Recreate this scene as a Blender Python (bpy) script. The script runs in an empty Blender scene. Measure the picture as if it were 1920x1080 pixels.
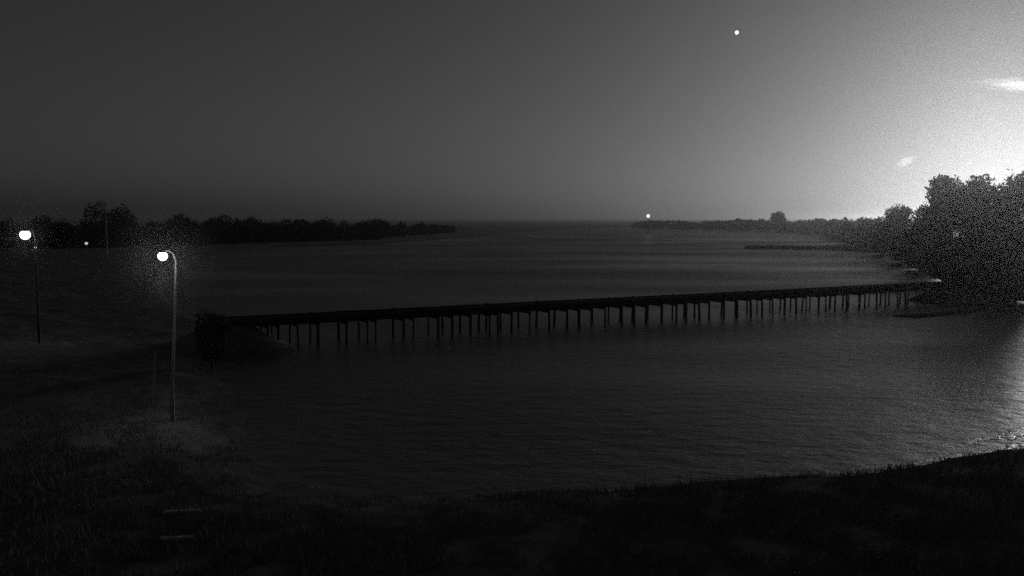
import bpy, bmesh, math, random
import numpy as np
from mathutils import Vector, Matrix, noise

random.seed(7)
RNG = np.random.default_rng(7)
S = bpy.context.scene
C = S.collection

# ------------------------------------------------------------------ camera
F = 1663.0                       # focal length in pixels of the 1920 px wide picture
CAM_H = 10.0
PITCH = math.atan(130.0 / F)     # horizon stands 130 px above the middle
cam = bpy.data.cameras.new("camera")
cam.sensor_width = 36.0
cam.lens = 36.0 * F / 1920.0
cam.clip_start = 0.1
cam.clip_end = 60000.0
cam_o = bpy.data.objects.new("camera", cam)
C.objects.link(cam_o)
cam_o.location = (0, 0, CAM_H)
cam_o.rotation_euler = (math.pi / 2 - PITCH, 0, 0)
S.camera = cam_o


def ray(px, py):
    x, y = (px - 960.0) / F, (540.0 - py) / F
    cp, sp = math.cos(PITCH), math.sin(PITCH)
    return Vector((x, cp + y * sp, -sp + y * cp)).normalized()


def gp(px, py, z=0.0):
    """where the sight line through a picture point meets height z"""
    d = ray(px, py)
    t = (z - CAM_H) / d.z
    return Vector((d.x * t, d.y * t, z))


def at(px, py, Y):
    d = ray(px, py)
    t = Y / d.y
    return Vector((d.x * t, Y, CAM_H + d.z * t))


# ------------------------------------------------------------------ sky, moonlight, exposure
MOON_DIR = ray(1960, 222)
MOON_EL = math.asin(MOON_DIR.z)
MOON_AZ = math.atan2(MOON_DIR.x, MOON_DIR.y)      # clockwise from +Y
SKY_STRENGTH = 0.0141
SUN_STRENGTH = 0.45
world = bpy.data.worlds.new("World")
S.world = world
world.use_nodes = True
nt = world.node_tree
nt.nodes.clear()
n_out = nt.nodes.new("ShaderNodeOutputWorld")
n_bg = nt.nodes.new("ShaderNodeBackground")
n_sky = nt.nodes.new("ShaderNodeTexSky")
n_sky.sky_type = 'NISHITA'
n_sky.sun_disc = False
n_sky.sun_elevation = MOON_EL
n_sky.sun_rotation = MOON_AZ
n_sky.air_density = 1.0
n_sky.dust_density = 1.5
n_sky.ozone_density = 1.0
n_bw = nt.nodes.new("ShaderNodeRGBToBW")           # the night camera sees no colour
n_pow = nt.nodes.new("ShaderNodeMath")
n_pow.operation = 'POWER'
n_pow.inputs[1].default_value = 1.6
n_mul = nt.nodes.new("ShaderNodeMath")
n_mul.operation = 'MULTIPLY'
n_mul.inputs[1].default_value = 0.5
nt.links.new(n_sky.outputs[0], n_bw.inputs[0])
nt.links.new(n_bw.outputs[0], n_pow.inputs[0])
nt.links.new(n_pow.outputs[0], n_mul.inputs[0])
n_sh = nt.nodes.new("ShaderNodeMath")               # soft shoulder: the glow spreads without burning out
n_sh.operation = 'MULTIPLY_ADD'
n_sh.inputs[1].default_value = 1 / 2.5
n_sh.inputs[2].default_value = 1.0
n_rt = nt.nodes.new("ShaderNodeMath")
n_rt.operation = 'SQRT'
n_dv = nt.nodes.new("ShaderNodeMath")
n_dv.operation = 'DIVIDE'
nt.links.new(n_mul.outputs[0], n_sh.inputs[0])
nt.links.new(n_sh.outputs[0], n_rt.inputs[0])
nt.links.new(n_mul.outputs[0], n_dv.inputs[0])
nt.links.new(n_rt.outputs[0], n_dv.inputs[1])
n_add = nt.nodes.new("ShaderNodeMath")
n_add.operation = 'MULTIPLY_ADD'
n_add.inputs[1].default_value = 0.11
nt.links.new(n_mul.outputs[0], n_add.inputs[0])
nt.links.new(n_dv.outputs[0], n_add.inputs[2])
n_air = nt.nodes.new("ShaderNodeMath")              # even airglow over the whole night sky
n_air.operation = 'ADD'
n_air.inputs[1].default_value = 0.25
nt.links.new(n_add.outputs[0], n_air.inputs[0])
nt.links.new(n_air.outputs[0], n_bg.inputs[0])
n_bg.inputs[1].default_value = SKY_STRENGTH
nt.links.new(n_bg.outputs[0], n_out.inputs[0])

sun = bpy.data.lights.new("moonlight", 'SUN')
sun.energy = SUN_STRENGTH
sun.angle = math.radians(9.0)           # the moon seen through thin haze
sun.color = (1, 1, 1)
sun_o = bpy.data.objects.new("moonlight", sun)
C.objects.link(sun_o)
sun_o.rotation_euler = MOON_DIR.to_track_quat('Z', 'Y').to_euler()
sun_o.location = (0, 0, 60)

S.view_settings.view_transform = 'Standard'
S.view_settings.look = 'None'
S.view_settings.gamma = 1.0
S.view_settings.exposure = 0.0
S.view_settings.use_curve_mapping = False
S.cycles.use_denoising = False                     # the night camera's picture is grainy
S.cycles.volume_bounces = 0
S.cycles.max_bounces = 6
S.cycles.transparent_max_bounces = 8
S.cycles.sample_clamp_indirect = 1.0
S.cycles.sample_clamp_direct = 3.0
S.cycles.volume_step_rate = 1.0


# ------------------------------------------------------------------ materials
def new_mat(name):
    m = bpy.data.materials.new(name)
    m.use_nodes = True
    b = m.node_tree.nodes["Principled BSDF"]
    return m, m.node_tree, b


def grey_mat(name, lo, hi, scale=3.0, rough=0.9, spec=0.2, bump=0.0, detail=6.0, stretch=(1, 1, 1)):
    m, t, b = new_mat(name)
    tc = t.nodes.new("ShaderNodeTexCoord")
    mp = t.nodes.new("ShaderNodeMapping")
    mp.inputs["Scale"].default_value = stretch
    nz = t.nodes.new("ShaderNodeTexNoise")
    nz.inputs["Scale"].default_value = scale
    nz.inputs["Detail"].default_value = detail
    nz.inputs["Roughness"].default_value = 0.65
    rp = t.nodes.new("ShaderNodeValToRGB")
    rp.color_ramp.elements[0].position = 0.35
    rp.color_ramp.elements[1].position = 0.68
    rp.color_ramp.elements[0].color = (lo, lo, lo, 1)
    rp.color_ramp.elements[1].color = (hi, hi, hi, 1)
    t.links.new(tc.outputs["Object"], mp.inputs[0])
    t.links.new(mp.outputs[0], nz.inputs["Vector"])
    t.links.new(nz.outputs[0], rp.inputs[0])
    t.links.new(rp.outputs[0], b.inputs["Base Color"])
    b.inputs["Roughness"].default_value = rough
    b.inputs["Specular IOR Level"].default_value = spec
    if bump:
        bp = t.nodes.new("ShaderNodeBump")
        bp.inputs["Strength"].default_value = bump
        bp.inputs["Distance"].default_value = 0.1
        t.links.new(nz.outputs[0], bp.inputs["Height"])
        t.links.new(bp.outputs[0], b.inputs["Normal"])
    return m


def emit_mat(name, strength):
    m, t, b = new_mat(name)
    b.inputs["Base Color"].default_value = (0.8, 0.8, 0.8, 1)
    b.inputs["Emission Color"].default_value = (1, 1, 1, 1)
    b.inputs["Emission Strength"].default_value = strength
    return m


M_ground = grey_mat("rough_grass_soil", 0.09, 0.20, scale=0.9, rough=1.0, spec=0.05, bump=0.6, detail=10)
M_grass = grey_mat("grass_blades", 0.15, 0.28, scale=2.0, rough=0.8, spec=0.15)
M_leaf = grey_mat("night_foliage", 0.04, 0.09, scale=1.5, rough=0.8, spec=0.15)
M_bark = grey_mat("bark", 0.06, 0.14, scale=6, rough=0.9, spec=0.1, bump=0.5, stretch=(1, 1, 0.2))
M_wood = grey_mat("weathered_post_wood", 0.08, 0.17, scale=9, rough=0.9, spec=0.1, bump=0.4, stretch=(1, 1, 0.15))
M_pier = grey_mat("tarred_timber", 0.025, 0.06, scale=7, rough=0.85, spec=0.15, bump=0.4)
M_black = grey_mat("black_paint", 0.015, 0.03, scale=5, rough=0.6, spec=0.2)
M_steel = grey_mat("galvanised_steel", 0.16, 0.26, scale=5, rough=0.45, spec=0.5)
M_dark_steel = grey_mat("painted_dark_steel", 0.04, 0.07, scale=5, rough=0.5, spec=0.4)
M_stone = grey_mat("pale_stone", 0.25, 0.55, scale=7, rough=0.85, spec=0.2, bump=0.5)
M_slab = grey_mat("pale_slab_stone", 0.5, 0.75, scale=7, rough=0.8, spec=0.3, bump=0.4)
M_foam = grey_mat("foam", 0.7, 0.9, scale=5, rough=0.22, spec=1.0, bump=0.1)
t = M_foam.node_tree
tl = t.nodes.new("ShaderNodeBsdfTranslucent")
tl.inputs["Color"].default_value = (0.85, 0.85, 0.85, 1)
ms = t.nodes.new("ShaderNodeMixShader")
ms.inputs[0].default_value = 0.2
t.links.new(t.nodes["Principled BSDF"].outputs[0], ms.inputs[1])
t.links.new(tl.outputs[0], ms.inputs[2])
t.links.new(ms.outputs[0], t.nodes["Material Output"].inputs["Surface"])
M_bulb = emit_mat("lit_glass", 40.0)
M_bulb_left = emit_mat("left_lit_glass", 12.0)
M_bulb_far = emit_mat("far_lit_glass", 8.0)
M_bulb_dim = emit_mat("dim_lit_glass", 0.6)
M_star = emit_mat("bright_star", 6.0)

# the mud is darker where it stays wet, close to the waterline
t = M_ground.node_tree
b = t.nodes["Principled BSDF"]
rp = [n for n in t.nodes if n.type == 'VALTORGB'][0]
tc = [n for n in t.nodes if n.type == 'TEX_COORD'][0]
sx = t.nodes.new("ShaderNodeSeparateXYZ")
wet = t.nodes.new("ShaderNodeMapRange")
wet.inputs["From Min"].default_value = 0.05
wet.inputs["From Max"].default_value = 0.6
wet.inputs["To Min"].default_value = 0.75
wet.inputs["To Max"].default_value = 1.0
mx = t.nodes.new("ShaderNodeMix")
mx.data_type = 'RGBA'
mx.blend_type = 'MULTIPLY'
mx.inputs["Factor"].default_value = 1.0
t.links.new(tc.outputs["Object"], sx.inputs[0])
t.links.new(sx.outputs[2], wet.inputs["Value"])
t.links.new(rp.outputs[0], mx.inputs[6])
t.links.new(wet.outputs[0], mx.inputs[7])
t.links.new(mx.outputs[2], b.inputs["Base Color"])

# water over flooded grass: dull wet sheen, ripples
M_water, t, b = new_mat("rippled_shallow_water")
tc = t.nodes.new("ShaderNodeTexCoord")
b.inputs["Base Color"].default_value = (0.06, 0.06, 0.06, 1)     # silty
b.inputs["Roughness"].default_value = 0.38
b.inputs["IOR"].default_value = 1.4
b.inputs["Specular IOR Level"].default_value = 1.0
mp = t.nodes.new("ShaderNodeMapping")
mp.inputs["Scale"].default_value = (0.55, 1.0, 1.0)
mp.inputs["Rotation"].default_value = (0, 0, math.radians(-12))
n1 = t.nodes.new("ShaderNodeTexNoise")
n1.inputs["Scale"].default_value = 0.9
n1.inputs["Detail"].default_value = 6
n1.inputs["Roughness"].default_value = 0.6
bp = t.nodes.new("ShaderNodeBump")
bp.inputs["Strength"].default_value = 0.9
bp.inputs["Distance"].default_value = 0.25
t.links.new(tc.outputs["Object"], mp.inputs[0])
t.links.new(mp.outputs[0], n1.inputs["Vector"])
t.links.new(n1.outputs[0], bp.inputs["Height"])
t.links.new(bp.outputs[0], b.inputs["Normal"])
# patches ruffled by wind are duller than the calm ones
n2 = t.nodes.new("ShaderNodeTexNoise")
n2.inputs["Scale"].default_value = 0.035
n2.inputs["Detail"].default_value = 5
mp2 = t.nodes.new("ShaderNodeMapping")
mp2.inputs["Scale"].default_value = (0.35, 1.0, 1.0)
mp2.inputs["Rotation"].default_value = (0, 0, math.radians(-8))
mr = t.nodes.new("ShaderNodeMapRange")
mr.inputs["From Min"].default_value = 0.35
mr.inputs["From Max"].default_value = 0.65
mr.inputs["To Min"].default_value = 0.33
mr.inputs["To Max"].default_value = 0.53
t.links.new(tc.outputs["Object"], mp2.inputs[0])
t.links.new(mp2.outputs[0], n2.inputs["Vector"])
t.links.new(n2.outputs[0], mr.inputs["Value"])
t.links.new(mr.outputs[0], b.inputs["Roughness"])
mr2 = t.nodes.new("ShaderNodeMapRange")
mr2.inputs["From Min"].default_value = 0.38
mr2.inputs["From Max"].default_value = 0.62
mr2.inputs["To Min"].default_value = 0.35
mr2.inputs["To Max"].default_value = 1.0
t.links.new(n2.outputs[0], mr2.inputs["Value"])
t.links.new(mr2.outputs[0], bp.inputs["Strength"])


# ------------------------------------------------------------------ object helpers
def tag(o, label=None, cat=None, group=None, kind=None):
    if label:
        o["label"] = label
    if cat:
        o["category"] = cat
    if group:
        o["group"] = group
    if kind:
        o["kind"] = kind
    return o


def empty(name, loc, label, cat, group=None):
    o = bpy.data.objects.new(name, None)
    C.objects.link(o)
    o.location = loc
    o.empty_display_size = 0.3
    return tag(o, label, cat, group)


def mesh_obj(name, me, mat, parent=None, loc=None):
    o = bpy.data.objects.new(name, me)
    C.objects.link(o)
    if mat and not me.materials:
        me.materials.append(mat)
    if parent:
        o.parent = parent
    if loc is not None:
        o.location = loc
    return o


def from_bm(name, bm, mat, parent=None, loc=None, smooth=False):
    me = bpy.data.meshes.new(name)
    bm.normal_update()
    bm.to_mesh(me)
    bm.free()
    if smooth:
        for p in me.polygons:
            p.use_smooth = True
    return mesh_obj(name, me, mat, parent, loc)


def from_arrays(name, verts, faces, mat, parent=None, loc=None, smooth=False):
    me = bpy.data.meshes.new(name)
    verts = np.asarray(verts, dtype=np.float32)
    faces = np.asarray(faces, dtype=np.int32)
    k = faces.shape[1]
    me.vertices.add(len(verts))
    me.vertices.foreach_set("co", verts.ravel())
    me.loops.add(faces.size)
    me.loops.foreach_set("vertex_index", faces.ravel())
    me.polygons.add(len(faces))
    me.polygons.foreach_set("loop_start", np.arange(0, faces.size, k, dtype=np.int32))
    me.update(calc_edges=True)
    me.validate()
    if smooth:
        me.polygons.foreach_set("use_smooth", np.ones(len(faces), dtype=bool))
    return mesh_obj(name, me, mat, parent, loc)


def add_tube(bm, pts, radii, n=8, cap=True):
    rings = []
    up0 = Vector((0.31, 0.95, 0.05))
    for i, p in enumerate(pts):
        a = pts[max(i - 1, 0)]
        c = pts[min(i + 1, len(pts) - 1)]
        d = (Vector(c) - Vector(a)).normalized()
        u = d.cross(up0 if abs(d.dot(up0)) < 0.97 else Vector((1, 0, 0))).normalized()
        v = d.cross(u)
        rings.append([bm.verts.new(Vector(p) + radii[i] * (math.cos(k * 2 * math.pi / n) * u + math.sin(k * 2 * math.pi / n) * v))
                      for k in range(n)])
    for r0, r1 in zip(rings, rings[1:]):
        for k in range(n):
            bm.faces.new((r0[k], r0[(k + 1) % n], r1[(k + 1) % n], r1[k]))
    if cap:
        bm.faces.new(rings[0][::-1])
        bm.faces.new(rings[-1])
    return bm


def add_lathe(bm, prof, n=16):
    rings = []
    for r, z in prof:
        rings.append([bm.verts.new((r * math.cos(k * 2 * math.pi / n), r * math.sin(k * 2 * math.pi / n), z)) for k in range(n)])
    for r0, r1 in zip(rings, rings[1:]):
        for k in range(n):
            bm.faces.new((r0[k], r0[(k + 1) % n], r1[(k + 1) % n], r1[k]))
    bm.faces.new(rings[0][::-1])
    bm.faces.new(rings[-1])
    return bm


# ------------------------------------------------------------------ ground
def poly(pts):
    return np.array([[gp(x, y).x, gp(x, y).y] for x, y in pts])


def seg_dist(P, poly_pts, closed):
    best = np.full(len(P), 1e9)
    n = len(poly_pts)
    for i in range(n if closed else n - 1):
        a, c = poly_pts[i], poly_pts[(i + 1) % n]
        d = c - a
        L2 = max((d * d).sum(), 1e-9)
        tt = np.clip(((P - a) @ d) / L2, 0, 1)
        q = a + tt[:, None] * d
        best = np.minimum(best, np.hypot(*(P - q).T))
    return best


def inside(P, pp):
    r = np.zeros(len(P), dtype=bool)
    n = len(pp)
    for i in range(n):
        a, c = pp[i], pp[(i + 1) % n]
        cond = (a[1] > P[:, 1]) != (c[1] > P[:, 1])
        with np.errstate(divide='ignore', invalid='ignore'):
            xi = (c[0] - a[0]) * (P[:, 1] - a[1]) / (c[1] - a[1]) + a[0]
        r ^= cond & (P[:, 0] < xi)
    return r


near = poly([(2300, 770), (1920, 838), (1780, 858), (1640, 878), (1500, 890), (1300, 903), (1000, 926), (760, 936), (560, 915),
             (455, 850), (430, 760), (440, 680), (445, 612), (400, 596), (345, 556), (340, 520), (390, 482), (520, 464), (700, 458),
             (860, 447), (960, 436), (1080, 428), (1210, 425), (1300, 424)])
near = np.vstack([near, [[400, 2500], [400, 9000], [-9000, 9000], [-9000, -300], [300, -300]]])
right = poly([(2300, 640), (2060, 590), (1920, 567), (1862, 556), (1830, 544), (1780, 534), (1720, 506), (1660, 479), (1600, 462),
              (1545, 444), (1500, 436), (1400, 431), (1300, 429)])
right = np.vstack([right, [[420, 2500], [420, 9000], [9000, 9000], [9000, 0]]])
PIER_Z = 2.3
PIER_ENDS = (gp(425, 600, PIER_Z), gp(1792, 530, PIER_Z))
bank2_line = poly([(1405, 466), (1480, 467), (1560, 468), (1640, 472)])
bar_line = poly([(1950, 571), (1860, 578), (1780, 588), (1700, 594)])


def land_h(P):
    h = np.full(len(P), -0.9)
    for pp in (near, right):
        d = seg_dist(P, pp, True)
        sd = np.where(inside(P, pp), d, -d)
        h = np.maximum(h, np.clip(sd * 0.16, -0.9, 0.55) + np.clip(sd * 0.01, 0, 0.5))
    for e_ in PIER_ENDS:                                # the pier's abutments
        d = np.hypot(P[:, 0] - e_.x, P[:, 1] - e_.y)
        h = np.maximum(h, 2.05 - np.clip(d - 1.6, 0, 9) * 0.55)
    d = seg_dist(P, bank2_line, False)
    h = np.maximum(h, 0.9 - np.clip(d - 1.2, 0, 9) * 0.7)
    d = seg_dist(P, bar_line, False)
    h = np.maximum(h, 0.10 - np.clip(d - 1.0, 0, 9) * 0.25)
    return h


def gland(px, py):
    z = 0.0
    for _ in range(6):
        g = gp(px, py, z)
        z = max(0.0, float(land_h(np.array([[g.x, g.y]]))[0]))
    return Vector((g.x, g.y, z))


def fbm(x, y, s, seed=0.0):
    return np.array([noise.fractal((a * s + seed, c * s - seed, seed), 1.0, 2.0, 3) for a, c in zip(x, y)])


az = np.concatenate([np.linspace(-180, -46, 20)[:-1], np.linspace(-46, 46, 420), np.linspace(46, 180, 20)[1:-1]]) * math.pi / 180
rr = np.concatenate([np.geomspace(4, 20, 8)[:-1], np.geomspace(20, 340, 300)[:-1], np.geomspace(340, 9500, 60)])
A, R = np.meshgrid(az, rr)
gx, gy = (R * np.sin(A)).ravel(), (R * np.cos(A)).ravel()
gz = land_h(np.stack([gx, gy], 1))
mid = (np.hypot(gx, gy) < 400) & (gz > -0.3)
gz[mid] += 0.10 * fbm(gx[mid], gy[mid], 0.35, 3.0) + 0.16 * fbm(gx[mid], gy[mid], 0.05, 9.0)
nA, nR = len(az), len(rr)
ii, jj = np.meshgrid(np.arange(nR - 1), np.arange(nA), indexing='ij')
j2 = (jj + 1) % nA
quads = np.stack([ii * nA + jj, (ii + 1) * nA + jj, (ii + 1) * nA + j2, ii * nA + j2], -1).reshape(-1, 4)[:, ::-1]
ground = from_arrays("ground", np.stack([gx, gy, gz], 1), quads, M_ground, smooth=True)
tag(ground, kind="structure")
# hole under the camera closed with a small sheet a little lower
bm = bmesh.new()
bmesh.ops.create_circle(bm, cap_ends=True, radius=4.4, segments=24)
inner = from_bm("ground", bm, M_ground, loc=(0, 0, 0.2))
tag(inner, kind="structure")

# water: one sheet at height zero
wa = np.linspace(-70, 70, 60) * math.pi / 180
wr = np.geomspace(12, 9000, 40)
A, R = np.meshgrid(wa, wr)
wx, wy = (R * np.sin(A)).ravel(), (R * np.cos(A)).ravel()
nA, nR = len(wa), len(wr)
ii, jj = np.meshgrid(np.arange(nR - 1), np.arange(nA - 1), indexing='ij')
quads = np.stack([ii * nA + jj, (ii + 1) * nA + jj, (ii + 1) * nA + jj + 1, ii * nA + jj + 1], -1).reshape(-1, 4)[:, ::-1]
water = from_arrays("water", np.stack([wx, wy, 0 * wx], 1), quads, M_water, smooth=True)
tag(water, kind="structure")

# ------------------------------------------------------------------ trees
def leaf_cloud(centers, radii, n, size):
    """leaf clumps: small bent quads spread through lobes"""
    centers, radii = np.asarray(centers, float), np.asarray(radii, float)
    w = (radii[:, 0] * radii[:, 1] * radii[:, 2]) ** 0.8
    idx = RNG.choice(len(centers), n, p=w / w.sum())
    d = RNG.normal(size=(n, 3))
    d /= np.linalg.norm(d, axis=1)[:, None]
    rad = RNG.uniform(0.35, 1.0, n) ** 0.45
    lump = 1 + 0.22 * np.sin(d[:, 0] * 7 + idx) * np.sin(d[:, 1] * 6 + 2 * idx) * np.sin(d[:, 2] * 8)
    p = centers[idx] + d * radii[idx] * (rad * lump)[:, None]
    u = RNG.normal(size=(n, 3))
    u /= np.linalg.norm(u, axis=1)[:, None]
    v = np.cross(u, RNG.normal(size=(n, 3)))
    v /= np.linalg.norm(v, axis=1)[:, None]
    s = (size * RNG.uniform(0.6, 1.5, n))[:, None]
    V = np.stack([p - u * s, p - v * s * 0.45, p + u * s, p + v * s * 0.45], 1).reshape(-1, 3)
    Fc = np.arange(4 * n).reshape(n, 4)
    return V, Fc


def make_tree(name, loc, height, width, label, cat="tree", group=None, trunk_h=0.3, n=2600, lobes=9, seed=0, leaf=None, lean=0.0, asym=0.0):
    rs = random.Random(seed)
    root = empty(name, loc, label, cat, group)
    w2 = width / 2
    cs, rd = [], []
    low = trunk_h < 0.03                               # bushes are leafy down to the ground
    zc = 0.36 if low else trunk_h + (1 - trunk_h) * 0.52     # middle of the crown
    hz_ = (0.64 if low else (1 - trunk_h) * 0.5) * height
    for k in range(lobes):
        a = 2 * math.pi * (k * 0.618 + rs.uniform(-0.05, 0.05))
        el = rs.uniform(-0.75, 0.98)
        q = math.sqrt(max(0.0, 1 - abs(el) ** 2.6))
        r = w2 * 0.70 * q * rs.uniform(0.75, 1)
        s = rs.uniform(0.26, 0.42)
        cs.append((r * math.cos(a) + lean * (zc + el * 0.4) * height + asym * w2 * el, r * math.sin(a), zc * height + el * hz_ * 0.72))
        rd.append((w2 * s * 1.15, w2 * s * 1.15, hz_ * s))
    cs.append((lean * zc * height + asym * w2 * 0.1, 0, zc * height))
    rd.append((w2 * 0.78, w2 * 0.78, hz_ * 0.86))
    V, Fc = leaf_cloud(cs, rd, n, leaf or max(0.16, width * 0.034))
    V[:, 2] = np.abs(V[:, 2])
    from_arrays("crown", V, Fc, M_leaf, root)
    bm = bmesh.new()
    tr = max(0.07, height * 0.022)
    add_tube(bm, [(0, 0, -0.4), (lean * 0.15 * height, 0.02, height * 0.2), (lean * 0.4 * height, 0, height * 0.45), (lean * 0.7 * height, 0, height * 0.75)],
             [tr * 1.4, tr, tr * 0.8, tr * 0.3], 7)
    for k in range(min(6, lobes)):
        c = cs[k]
        z0 = height * rs.uniform(0.25, 0.5)
        b0 = Vector((lean * z0, 0, z0))
        m_ = b0.lerp(Vector(c), 0.5) + Vector((0, 0, 0.06 * height))
        add_tube(bm, [b0, m_, c], [tr * 0.5, tr * 0.35, tr * 0.12], 5)
    from_bm("trunk", bm, M_bark, root)
    return root


def tree_px(name, px, base, top, w_px, label, **k):
    g = gp(px, base)
    Y = g.y
    topz = at(px, top, Y).z
    return make_tree(name, (g.x, g.y, 0.3), topz - 0.3, w_px * Y / F, label, **k)


# right hand wood, seen against the moonlit sky: nearest first
GR = "trees of the wood on the right under the moon"
right_trees = [
    # px, base y, top y, width px, label
    (1900, 545, 317, 118, "tall broad domed tree at the right edge right under the moonglow, topmost of the wood"),
    (1838, 525, 337, 112, "flat topped tree in the dip between the two tallest trees of the right wood"),
    (1781, 510, 326, 86, "leaning round crowned tree standing out above the left slope of the right wood"),
    (1738, 500, 377, 66, "low bushy tree filling the gap under the leaning round crown"),
    (1681, 482, 379, 56, "small domed tree at the left end of the right wood, with sky to its left"),
]
for k, (px, by, ty, wp, lab) in enumerate(right_trees):
    tree_px("broadleaf_tree", px, by, ty, wp, lab, group=GR, seed=10 + k, n=9000, trunk_h=0.1 if k != 2 else 0.34, lobes=16,
            lean=-0.03 if k == 2 else 0, asym=-0.12 if k == 2 else 0)
# bushes making up the dark lower skirt of that wood
SK = [
    "broad dark bush nearest the right edge at the foot of the right wood",
    "wide dark bush at the water's edge below the flat topped tree",
    "dark bush under the tall leaning round crown, where the long pier meets the right shore",
    "dark bush just left of the shore end of the long pier",
    "bush on the right shore under the low bushy tree",
    "high dark shrub filling the foot of the tall domed tree at the right edge",
    "bush directly below the small domed tree of the right wood",
    "low bush just left of the small domed tree, where the right wood starts to rise",
    "low shore bush beside the right end of the short far bank",
    "small far shore bush, second from the left end of the right wood's foot",
    "smallest bush, at the far left end of the foot of the right wood",
    "bush standing up between the flat skyline and the small domed tree",
    "low round shrub at the water's edge beside the shore end of the long pier",
    "low wide shrub at the water's edge below the tall domed tree",
    "dark shrub growing right at the landward end of the long pier",
]
GB = "dark bushes along the foot of the right wood"
skirt = [(1902, 566, 440, 92), (1862, 552, 425, 100), (1815, 540, 430, 90), (1770, 527, 425, 84), (1725, 506, 418, 76), (1880, 540, 380, 100),
         (1690, 492, 420, 60), (1655, 477, 412, 52), (1622, 468, 412, 46), (1590, 458, 411, 44), (1560, 448, 412, 40), (1640, 462, 404, 50), (1838, 548, 500, 60), (1884, 562, 505, 70), (1796, 536, 500, 56)]
for k, (px, by, ty, wp) in enumerate(skirt):
    tree_px("bush", px, by, ty, wp, SK[k], cat="bush", group=GB, seed=40 + k, n=6000,
            trunk_h=0.0, lobes=9)

# lone far tree on the skyline
tree_px("lone_tree", 1458, 434, 397, 34, "small lone tree standing up above the flat skyline left of the wood", seed=77, n=3000, trunk_h=0.25, lobes=7)

# left wood: individuals that show, then the mass
GL = "trees rising out of the far wood on the left"
left_trees = [
    (180, 470, 374, 70, "tallest dark tree of the far left wood, between the two street lamps"),
    (230, 468, 386, 80, "second tall dark tree, just right of the tallest one in the left wood"),
    (90, 468, 404, 80, "dark round tree behind and right of the leftmost lamp"),
    (15, 468, 406, 70, "dark tree at the left edge of the picture behind the leftmost lamp"),
    (335, 462, 403, 90, "dark tree of the left wood just above and right of the bright street lamp"),
    (410, 460, 401, 70, "dark rounded tree right of the lamp, next before the step down of the tree line"),
    (462, 459, 403, 50, "last taller bump of the left tree line before it levels out"),
    (605, 455, 405, 60, "low clump standing slightly proud of the level part of the left tree line"),
    (695, 452, 407, 70, "rightmost clump standing proud of the fading left tree line"),
]
for k, (px, by, ty, wp, lab) in enumerate(left_trees):
    tree_px("distant_tree", px, by, ty, wp, lab, group=GL, seed=90 + k, n=2200, trunk_h=0.02, lobes=9)

# masses: far left wood and the low wood line on the right skyline
def wood_mass(name, pts, n, leafsize, label):
    cs, rd = [], []
    for i in range(len(pts) - 1):
        (x0, b0, t0), (x1, b1, t1) = pts[i], pts[i + 1]
        steps = max(2, int((x1 - x0) / 14))
        for s_ in range(steps):
            f = (s_ + random.random()) / steps
            px, by, ty = x0 + (x1 - x0) * f, b0 + (b1 - b0) * f, t0 + (t1 - t0) * f
            g = gp(px, by)
            h = at(px, ty, g.y).z * random.uniform(0.72, 1.0)
            cs.append((g.x, g.y + random.uniform(0, 12), h * 0.5))
            rd.append((14 * g.y / F * random.uniform(0.8, 1.6), random.uniform(4, 9), h * 0.5))
    V, Fc = leaf_cloud(cs, rd, n, leafsize)
    V[:, 2] = np.maximum(V[:, 2], 0.05)
    o = from_arrays(name, V, Fc, M_leaf)
    return tag(o, label, None, None, "stuff")


wood_mass("distant_wood", [(-120, 470, 408), (60, 470, 411), (300, 462, 408), (480, 459, 408), (620, 454, 411), (760, 446, 415), (850, 438, 417)],
          26000, 0.7, "dark wood along the far left skyline fading towards the middle")
wood_mass("distant_hedge", [(1205, 428, 413), (1330, 431, 411), (1450, 434, 410), (1560, 440, 409), (1660, 452, 404)],
          9000, 1.3, "low dark line of trees along the right of the skyline")

# tall dark bush beside the street lamp
tree_px("waterside_bush", 398, 700, 578, 74, "tall black bush beside the lit street lamp at the water's edge", cat="bush", seed=131, n=2400, trunk_h=0.05, lobes=10, leaf=0.11)


# ------------------------------------------------------------------ grass on the banks
def grass(name, P, zs, hmin, hmax, wid, label):
    n = len(P)
    a = RNG.uniform(0, 2 * math.pi, n)
    h = RNG.uniform(hmin, hmax, n)
    lean = RNG.normal(0, 0.35, (n, 2)) * h[:, None]
    b0 = np.stack([P[:, 0] - np.cos(a) * wid, P[:, 1] - np.sin(a) * wid, zs - 0.05], 1)
    b1 = np.stack([P[:, 0] + np.cos(a) * wid, P[:, 1] + np.sin(a) * wid, zs - 0.05], 1)
    tp = np.stack([P[:, 0] + lean[:, 0], P[:, 1] + lean[:, 1], zs + h], 1)
    V = np.stack([b0, b1, tp], 1).reshape(-1, 3)
    o = from_arrays(name, V, np.arange(3 * n).reshape(n, 3), M_grass)
    return tag(o, label, None, None, "stuff")


N = 150000
rad_ = 21 * (62 / 21) ** RNG.uniform(0, 1, N)
ang_ = RNG.uniform(-36, 36, N) * math.pi / 180
P = np.stack([rad_ * np.sin(ang_), rad_ * np.cos(ang_)], 1)
zz = land_h(P)
clump = fbm(P[:, 0], P[:, 1], 0.5, 5.0)
k = (zz > 0.03) & (clump > -0.25)
grass("grass", P[k], zz[k], 0.05, 0.32, 0.018, "rough dark grass on the near bank")
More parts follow.
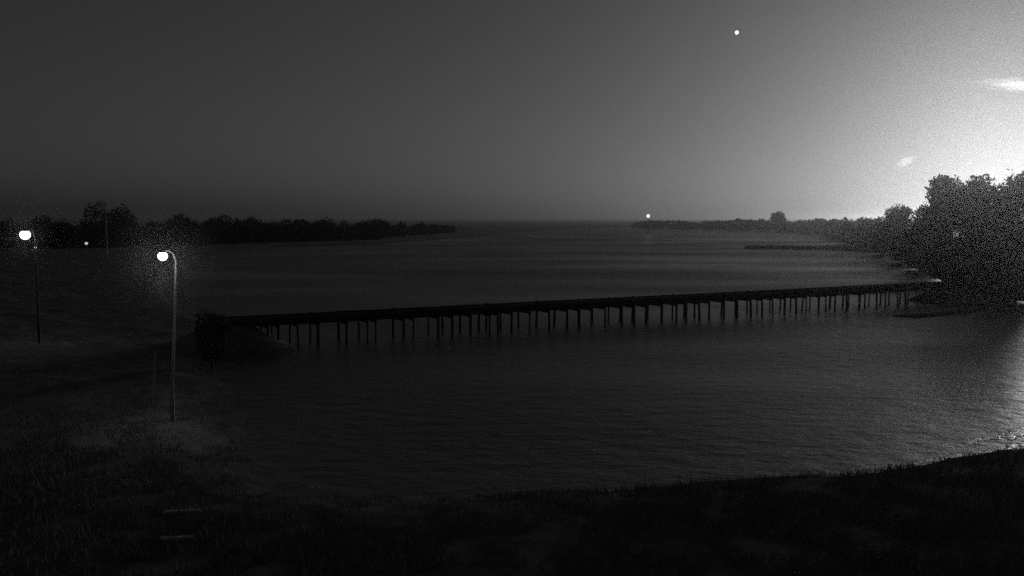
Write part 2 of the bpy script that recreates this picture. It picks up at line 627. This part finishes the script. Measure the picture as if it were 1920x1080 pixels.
# grass along the low bank across the water and the right shore
pts = []
for line, cnt, wd in ((bank2_line, 5000, 2.0),):
    seg = np.hypot(*np.diff(line, axis=0).T)
    cum = np.concatenate([[0], np.cumsum(seg)])
    s_ = RNG.uniform(0, cum[-1], cnt)
    i_ = np.clip(np.searchsorted(cum, s_) - 1, 0, len(seg) - 1)
    f_ = (s_ - cum[i_]) / seg[i_]
    q = line[i_] + (line[i_ + 1] - line[i_]) * f_[:, None] + RNG.normal(0, wd * 0.5, (cnt, 2))
    pts.append(q)
P = np.vstack(pts)
zz = land_h(P)
k = zz > 0.02
grass("bank_grass", P[k], zz[k], 0.15, 0.55, 0.035, "tufted grass on the short low bank far across the water")

# ------------------------------------------------------------------ pier crossing the water
p0, p1 = PIER_ENDS
pier = empty("pier", Vector((p0.x, p0.y, 0)), "long dark timber pier on piles crossing the water from black bush to right shore", "pier")
pd = Vector((p1.x - p0.x, p1.y - p0.y, 0))
PL = pd.length
pd.normalize()
pn = Vector((pd.y, -pd.x, 0))                        # towards the camera
PW = 1.1


def beam(name, s0, s1, off, w, z0, z1, mat, jit=0.0):
    bm = bmesh.new()
    n_ = max(1, int((s1 - s0) / 2.4))
    rings = []
    for i in range(n_ + 1):
        c = pd * (s0 + (s1 - s0) * i / n_) + pn * off
        dz = random.uniform(-jit, jit)
        rings.append([bm.verts.new(c + pn * a_ + Vector((0, 0, z_ + dz))) for a_, z_ in ((-w, z0), (w, z0), (w, z1), (-w, z1))])
    for r0, r1 in zip(rings, rings[1:]):
        for k in range(4):
            bm.faces.new((r0[k], r0[(k + 1) % 4], r1[(k + 1) % 4], r1[k]))
    bm.faces.new(rings[0])
    bm.faces.new(rings[-1][::-1])
    bmesh.ops.recalc_face_normals(bm, faces=bm.faces[:])
    return from_bm(name, bm, mat, pier)


for sgn in (-1, 1):
    beam("edge_beam", 0, PL, sgn * (PW - 0.12), 0.09, PIER_Z - 0.50, PIER_Z - 0.10, M_pier, 0.012)
    beam("kerb_rail", 0, PL, sgn * (PW - 0.1), 0.07, PIER_Z, PIER_Z + 0.14, M_pier, 0.01)
# deck boards: the nearest 300 as boards, the rest as one joined part
bw = PL / 620
pme = None
rest = bmesh.new()
for k in range(620):
    c = pd * (bw * (k + 0.5))
    rot = math.atan2(pd.y, pd.x)
    if k < 300:
        if pme is None:
            bm = bmesh.new()
            bmesh.ops.create_cube(bm, size=1.0)
            bmesh.ops.scale(bm, vec=(bw * 0.93, PW * 2, 0.06), verts=bm.verts)
            pme = bpy.data.meshes.new("deck_board")
            bm.to_mesh(pme)
            bm.free()
            pme.materials.append(M_pier)
        o = bpy.data.objects.new("deck_board", pme)
        C.objects.link(o)
        o.parent = pier
        o.location = c + pn * random.uniform(-0.03, 0.03) + Vector((0, 0, PIER_Z - 0.05 + random.uniform(-0.006, 0.006)))
        o.rotation_euler.z = rot
    else:
        q = bmesh.ops.create_cube(rest, size=1.0, matrix=Matrix.Translation(c + pn * random.uniform(-0.03, 0.03) + Vector((0, 0, PIER_Z - 0.05 + random.uniform(-0.006, 0.006))))
                                  @ Matrix.Rotation(rot, 4, 'Z') @ Matrix.Diagonal((bw * 0.93, PW * 2, 0.06, 1)))
o = from_bm("deck_boards", rest, M_pier, pier)
o["kind"] = "stuff"
nb = 54
for k in range(nb):
    sk = PL * (k + 0.5) / nb + random.uniform(-0.55, 0.55)
    for sgn in (-1, 1):
        w = random.uniform(0.07, 0.13)
        off = sgn * (PW - 0.12 + (0.22 if sgn > 0 else -0.02))
        b0 = pd * sk + pn * (off + random.uniform(0.0, 0.18) * sgn) + pd * random.uniform(-0.08, 0.08)
        t0 = pd * sk + pn * off
        bm = bmesh.new()
        add_tube(bm, [b0 + Vector((0, 0, -1.0)), b0.lerp(t0, 0.5) + Vector((0, 0, 0.7)), t0 + Vector((0, 0, PIER_Z + random.choice((-0.15, 0.05, 0.1, 0.22))))],
                 [w * 1.1, w, w * 0.92], 7)
        from_bm("pile", bm, M_pier, pier)
    c = pd * sk
    bm = bmesh.new()
    add_tube(bm, [c - pn * (PW + 0.15) + Vector((0, 0, PIER_Z - 0.62)), c + pn * (PW + 0.15) + Vector((0, 0, PIER_Z - 0.62))], [0.11, 0.11], 4)
    from_bm("cross_beam", bm, M_pier, pier)

# ------------------------------------------------------------------ street lamps
def street_lamp(px_base, y_base, px_head, y_head, lens_r, label, power, bulb, steel, upright=False, arm_len=0.9, group="lit street lamps on the left"):
    g = gland(px_base, y_base)
    root = empty("street_lamp", g, label, "street lamp", group)
    H = at(px_head, y_head, g.y - arm_len).z - g.z - 0.26
    arm = Vector((-0.25, -arm_len, 0))
    if upright:
        root.location.x = g.x = at(px_head, y_head, g.y - arm_len).x - arm.x
    hx = at(px_head, y_head, g.y - arm_len).x - g.x
    top = Vector((hx - arm.x, 0, H))
    bm = bmesh.new()
    add_tube(bm, [(0, 0, -0.3), (0, 0, 1.3)], [0.11, 0.11], 12)
    from_bm("pole_base", bm, steel, root)
    bm = bmesh.new()
    add_tube(bm, [(0, 0, 1.3), top * 0.5 + Vector((0, 0, 0.4)), top], [0.075, 0.06, 0.045], 12)
    from_bm("pole", bm, steel, root)
    bm = bmesh.new()
    add_tube(bm, [top - Vector((0, 0, 0.05)), top + arm * 0.2 + Vector((0, 0, 0.2 + lens_r * 0.6)), top + arm * 0.55 + Vector((0, 0, 0.26 + lens_r)), top + arm + Vector((0, 0, 0.26 + lens_r * 1.15))], [0.04, 0.037, 0.034, 0.03], 8)
    from_bm("arm", bm, steel, root)
    hd = top + arm + Vector((0, 0, 0.26 - 0.0))
    R_ = lens_r
    bm = bmesh.new()
    add_lathe(bm, [(0.05, R_ * 1.2), (R_ * 0.35, R_ * 1.12), (R_ * 0.62, R_ * 0.9), (R_ * 0.72, R_ * 0.72), (R_ * 0.68, R_ * 0.70)], 18)
    from_bm("lamp_hood", bm, M_dark_steel, root, hd)
    bm = bmesh.new()
    bmesh.ops.create_uvsphere(bm, u_segments=18, v_segments=12, radius=R_)
    for v in bm.verts:
        v.co.z = v.co.z * (1.0 if v.co.z < 0 else 0.9)
    from_bm("lamp_lens", bm, bulb, root, hd, smooth=True)
    li = bpy.data.lights.new("lamp_light", 'SPOT')
    li.energy = power
    li.spot_size = math.radians(58)
    li.spot_blend = 0.6
    li.shadow_soft_size = 0.1
    lo = bpy.data.objects.new("lamp_light", li)
    C.objects.link(lo)
    lo.parent = root
    lo.location = hd + Vector((0, 0, -R_ - 0.15))
    lo.rotation_euler = (math.radians(-8), 0, 0)
    return root


street_lamp(324, 792, 305, 480, 0.22, "lit street lamp on a tall pale pole beside the black waterside bush", 95, M_bulb, M_steel)
street_lamp(49, 640, 47, 440, 0.37, "leftmost street lamp, brightly lit in front of the far left wood", 20, M_bulb_left, M_black, True)


def small_lamp(px, y_base, y_head, r, label, bulb):
    g = gp(px, y_base)
    root = empty("post_lamp", g, label, "lamp", "small lights far off on the left")
    H = at(px, y_head, g.y).z
    bm = bmesh.new()
    add_tube(bm, [(0, 0, -0.3), (0, 0, H - r)], [0.08, 0.05], 8)
    from_bm("post", bm, M_dark_steel, root)
    bm = bmesh.new()
    add_lathe(bm, [(r * 0.5, H - r), (r, H - r * 0.2), (r, H + r * 0.3), (r * 0.3, H + r * 0.7)], 10)
    from_bm("lantern", bm, bulb, root)
    bm = bmesh.new()
    add_lathe(bm, [(r * 1.2, H + r * 0.7), (r * 0.2, H + r * 1.15)], 10)
    from_bm("cap", bm, M_dark_steel, root)
    return root


small_lamp(68, 500, 464, 0.26, "tiny low light just below and right of the leftmost street lamp", M_bulb_dim)
small_lamp(163, 486, 456, 0.36, "tiny low light under the tallest tree of the left wood", M_bulb_dim)

# beacon on the skyline in the middle
g = gp(1215, 440)
bea = empty("beacon", g, "lone bright beacon light on a mast at the skyline near the middle", "beacon light")
bz = at(1215.5, 405, g.y).z
bm = bmesh.new()
add_tube(bm, [(0, 0, -0.5), (0, 0, bz - 1.1)], [0.25, 0.14], 8)
from_bm("mast", bm, M_dark_steel, bea)
bm = bmesh.new()
add_lathe(bm, [(0.5, bz - 1.0), (0.75, bz - 0.9), (0.75, bz - 0.8)], 12)
from_bm("gallery", bm, M_dark_steel, bea)
bm = bmesh.new()
add_lathe(bm, [(0.55, bz - 0.8), (0.85, bz - 0.4), (0.85, bz + 0.4), (0.5, bz + 0.8)], 14)
from_bm("lantern", bm, M_bulb_far, bea)

# pale utility pole in the left wood
g = gp(201, 486)
up = empty("utility_pole", g, "faint pale utility pole in front of the left wood between the two street lamps", "utility pole")
H = at(201, 402, g.y).z
bm = bmesh.new()
add_tube(bm, [(0, 0, -0.4), (0, 0, H)], [0.2, 0.13], 8)
from_bm("pole", bm, M_stone, up)
bm = bmesh.new()
add_tube(bm, [(-0.9, 0.16, H - 0.6), (0.9, 0.16, H - 0.6)], [0.06, 0.06], 6)
from_bm("crossarm", bm, M_wood, up)

# thin leaning pole near the lamp
g0 = gland(284, 764)
sp = empty("thin_pole", g0, "thin leaning pale pole standing on the bank left of the lit street lamp", "pole")
tp = at(291, 662, g0.y) - g0
bm = bmesh.new()
add_tube(bm, [(0, 0, -0.3), tp * 0.5, tp], [0.03, 0.026, 0.02], 8)
from_bm("shaft", bm, M_steel, sp)
bm = bmesh.new()
add_lathe(bm, [(0.035, 0), (0.045, 0.03), (0.02, 0.07)], 8)
from_bm("finial", bm, M_steel, sp, tp)


# two pale slabs on the near bank
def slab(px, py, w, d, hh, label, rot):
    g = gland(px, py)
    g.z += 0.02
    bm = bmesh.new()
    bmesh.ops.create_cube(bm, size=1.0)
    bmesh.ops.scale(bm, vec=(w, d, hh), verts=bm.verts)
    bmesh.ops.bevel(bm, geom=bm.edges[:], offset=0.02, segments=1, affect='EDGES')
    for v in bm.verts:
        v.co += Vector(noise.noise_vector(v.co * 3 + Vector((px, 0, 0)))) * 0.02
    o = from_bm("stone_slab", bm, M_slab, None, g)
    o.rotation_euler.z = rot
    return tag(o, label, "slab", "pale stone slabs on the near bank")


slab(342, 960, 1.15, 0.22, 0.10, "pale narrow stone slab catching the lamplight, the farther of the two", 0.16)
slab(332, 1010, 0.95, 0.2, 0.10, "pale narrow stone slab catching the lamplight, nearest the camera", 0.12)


# ------------------------------------------------------------------ foam where ripples break on the near shore, right
def foam(pts, n, spread, size, label, bias):
    L = poly(pts)
    seg = np.hypot(*np.diff(L, axis=0).T)
    cum = np.concatenate([[0], np.cumsum(seg)])
    bm = bmesh.new()
    for k in range(n):
        f = random.random() ** bias
        s_ = f * cum[-1]
        i_ = int(np.clip(np.searchsorted(cum, s_) - 1, 0, len(seg) - 1))
        q = L[i_] + (L[i_ + 1] - L[i_]) * ((s_ - cum[i_]) / seg[i_])
        if noise.noise((s_ * 1.1, n, 0)) < -0.12:
            continue
        d = (L[i_ + 1] - L[i_]) / seg[i_]
        sz = size * random.uniform(0.35, 1.25) * (0.45 + 0.75 * (1 - f))
        r = bmesh.ops.create_icosphere(bm, subdivisions=2, radius=1.0)
        mtx = Matrix.Translation((q[0] + random.gauss(0, 0.1), q[1] + random.gauss(0, spread), -0.002)) @ Matrix.Rotation(math.atan2(d[1], d[0]) + random.gauss(0, 0.2), 4, 'Z') \
            @ Matrix.Diagonal((sz * random.uniform(1.2, 2.4), sz * 0.75, sz * 0.07, 1))
        bmesh.ops.transform(bm, matrix=mtx, verts=r['verts'])
        for v in r['verts']:
            nv = noise.noise_vector(v.co * 6)
            v.co += Vector((nv.x * 0.25, nv.y * 0.25, nv.z * 0.03)) * sz
    o = from_bm("foam", bm, M_foam, None, smooth=True)
    return tag(o, label, None, None, "stuff")


foam([(2010, 785), (1925, 806), (1880, 820), (1830, 826), (1765, 838)], 330, 0.16, 0.30, "farther broken line of white foam on the right shore", 1.5)
foam([(1990, 818), (1915, 833), (1870, 845), (1800, 854), (1720, 868), (1600, 880)], 330, 0.11, 0.23, "nearer line of white foam where the water meets the right bank", 1.4)


# ------------------------------------------------------------------ star and clouds
st = at(1381.5, 61, 5000)
bm = bmesh.new()
bmesh.ops.create_icosphere(bm, subdivisions=2, radius=9.5)
o = from_bm("star", bm, M_star, None, st, smooth=True)
tag(o, "single bright star high in the clear sky", "star")


def cloud(px, py, Y, w_px, h_px, rot, label, dens, seed):
    m = bpy.data.materials.new("cloud_vapour")
    m.use_nodes = True
    t = m.node_tree
    t.nodes.clear()
    o_ = t.nodes.new("ShaderNodeOutputMaterial")
    v_ = t.nodes.new("ShaderNodeVolumePrincipled")
    v_.inputs["Color"].default_value = (0.95, 0.95, 0.95, 1)
    v_.inputs["Density"].default_value = dens
    v_.inputs["Anisotropy"].default_value = 0.88
    t.links.new(v_.outputs[0], o_.inputs["Volume"])
    tc = t.nodes.new("ShaderNodeTexCoord")
    mp = t.nodes.new("ShaderNodeMapping")
    a_, c_ = w_px * Y / F / 2, h_px * Y / F / 2
    mp.inputs["Scale"].default_value = (1 / a_, 1 / (c_ * 1.3), 1 / c_)
    ln = t.nodes.new("ShaderNodeVectorMath")
    ln.operation = 'LENGTH'
    nz = t.nodes.new("ShaderNodeTexNoise")
    nz.inputs["Scale"].default_value = 1.6 if w_px < 100 else 2.6
    nz.inputs["Detail"].default_value = 5
    nz.inputs["Roughness"].default_value = 0.6
    ad = t.nodes.new("ShaderNodeMath")
    ad.operation = 'MULTIPLY_ADD'
    ad.inputs[1].default_value = -1.9
    fr = t.nodes.new("ShaderNodeMapRange")
    fr.interpolation_type = 'SMOOTHSTEP'
    fr.inputs["From Min"].default_value = -0.05
    fr.inputs["From Max"].default_value = -0.85
    fr.inputs["To Min"].default_value = 0.0
    fr.inputs["To Max"].default_value = dens
    t.links.new(tc.outputs["Object"], mp.inputs[0])
    t.links.new(mp.outputs[0], ln.inputs[0])
    t.links.new(mp.outputs[0], nz.inputs["Vector"])
    t.links.new(nz.outputs[0], ad.inputs[0])
    t.links.new(ln.outputs["Value"], ad.inputs[2])
    t.links.new(ad.outputs[0], fr.inputs["Value"])
    t.links.new(fr.outputs[0], v_.inputs["Density"])
    bm = bmesh.new()
    bmesh.ops.create_icosphere(bm, subdivisions=4, radius=1.0)
    a_, c_ = w_px * Y / F / 2, h_px * Y / F / 2
    for v in bm.verts:
        k_ = 1.35 + 0.2 * noise.fractal(v.co * 1.3 + Vector((seed, 0, 0)), 1.0, 2.0, 4)
        v.co = Vector((v.co.x * a_ * k_, v.co.y * c_ * 1.3 * k_, v.co.z * c_ * k_))
    o = from_bm("cloud", bm, m, None, at(px, py, Y), smooth=True)
    o.rotation_euler.y = -rot
    return tag(o, label, "cloud", "small moonlit clouds")


cloud(1697, 303, 2500, 46, 22, 0.35, "tiny pale cloud alone in the sky above the left end of the right wood", 0.022, 7.0)
cloud(1930, 160, 2600, 240, 30, -0.06, "thin bright cloud streak at the right edge beside the moonglow", 0.013, 5.0)

# ------------------------------------------------------------------ scattering balls added about the two street lamps to give their lens halo
def halo_volume(px, py, Y, rad, dens, label):
    m = bpy.data.materials.new("halo_volume")
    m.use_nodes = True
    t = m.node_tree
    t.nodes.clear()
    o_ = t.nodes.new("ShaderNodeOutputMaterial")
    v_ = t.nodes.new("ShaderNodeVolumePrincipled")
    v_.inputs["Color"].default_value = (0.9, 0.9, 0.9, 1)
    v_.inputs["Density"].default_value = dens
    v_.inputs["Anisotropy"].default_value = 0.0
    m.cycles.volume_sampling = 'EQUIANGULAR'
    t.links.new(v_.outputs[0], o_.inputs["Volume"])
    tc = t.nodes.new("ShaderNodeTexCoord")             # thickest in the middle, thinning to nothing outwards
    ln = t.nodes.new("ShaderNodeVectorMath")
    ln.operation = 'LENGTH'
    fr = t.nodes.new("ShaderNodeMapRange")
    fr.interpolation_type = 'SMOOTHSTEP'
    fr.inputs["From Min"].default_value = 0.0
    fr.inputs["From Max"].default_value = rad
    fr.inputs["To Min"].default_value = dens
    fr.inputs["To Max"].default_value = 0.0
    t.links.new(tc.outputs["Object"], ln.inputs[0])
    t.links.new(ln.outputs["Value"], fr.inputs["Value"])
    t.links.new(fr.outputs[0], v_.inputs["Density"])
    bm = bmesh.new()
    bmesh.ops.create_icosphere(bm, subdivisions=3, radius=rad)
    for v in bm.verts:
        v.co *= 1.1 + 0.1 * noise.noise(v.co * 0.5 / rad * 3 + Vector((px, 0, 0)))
    o = from_bm("halo_volume", bm, m, None, at(px, py, Y), smooth=True)
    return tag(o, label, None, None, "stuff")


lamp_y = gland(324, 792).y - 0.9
halo_volume(305, 479, lamp_y, 3.2, 0.022, "added scattering ball giving the halo around the bright street lamp")
halo_volume(47, 440, gland(49, 640).y - 0.9, 2.2, 0.035, "added scattering ball giving the halo around the leftmost street lamp")

# ------------------------------------------------------------------ haze: closed box round camera and scene
bm = bmesh.new()
bmesh.ops.create_cube(bm, size=1.0)
bmesh.ops.scale(bm, vec=(21000, 21000, 32), verts=bm.verts)
m = bpy.data.materials.new("haze")
m.use_nodes = True
t = m.node_tree
t.nodes.clear()
o_ = t.nodes.new("ShaderNodeOutputMaterial")
v_ = t.nodes.new("ShaderNodeVolumePrincipled")
v_.inputs["Color"].default_value = (1, 1, 1, 1)
v_.inputs["Density"].default_value = 0.00032
v_.inputs["Anisotropy"].default_value = 0.95
t.links.new(v_.outputs[0], o_.inputs["Volume"])
hz = from_bm("haze", bm, m, None, (0, 0, 32 / 2 - 2.0))
tag(hz, kind="stuff")
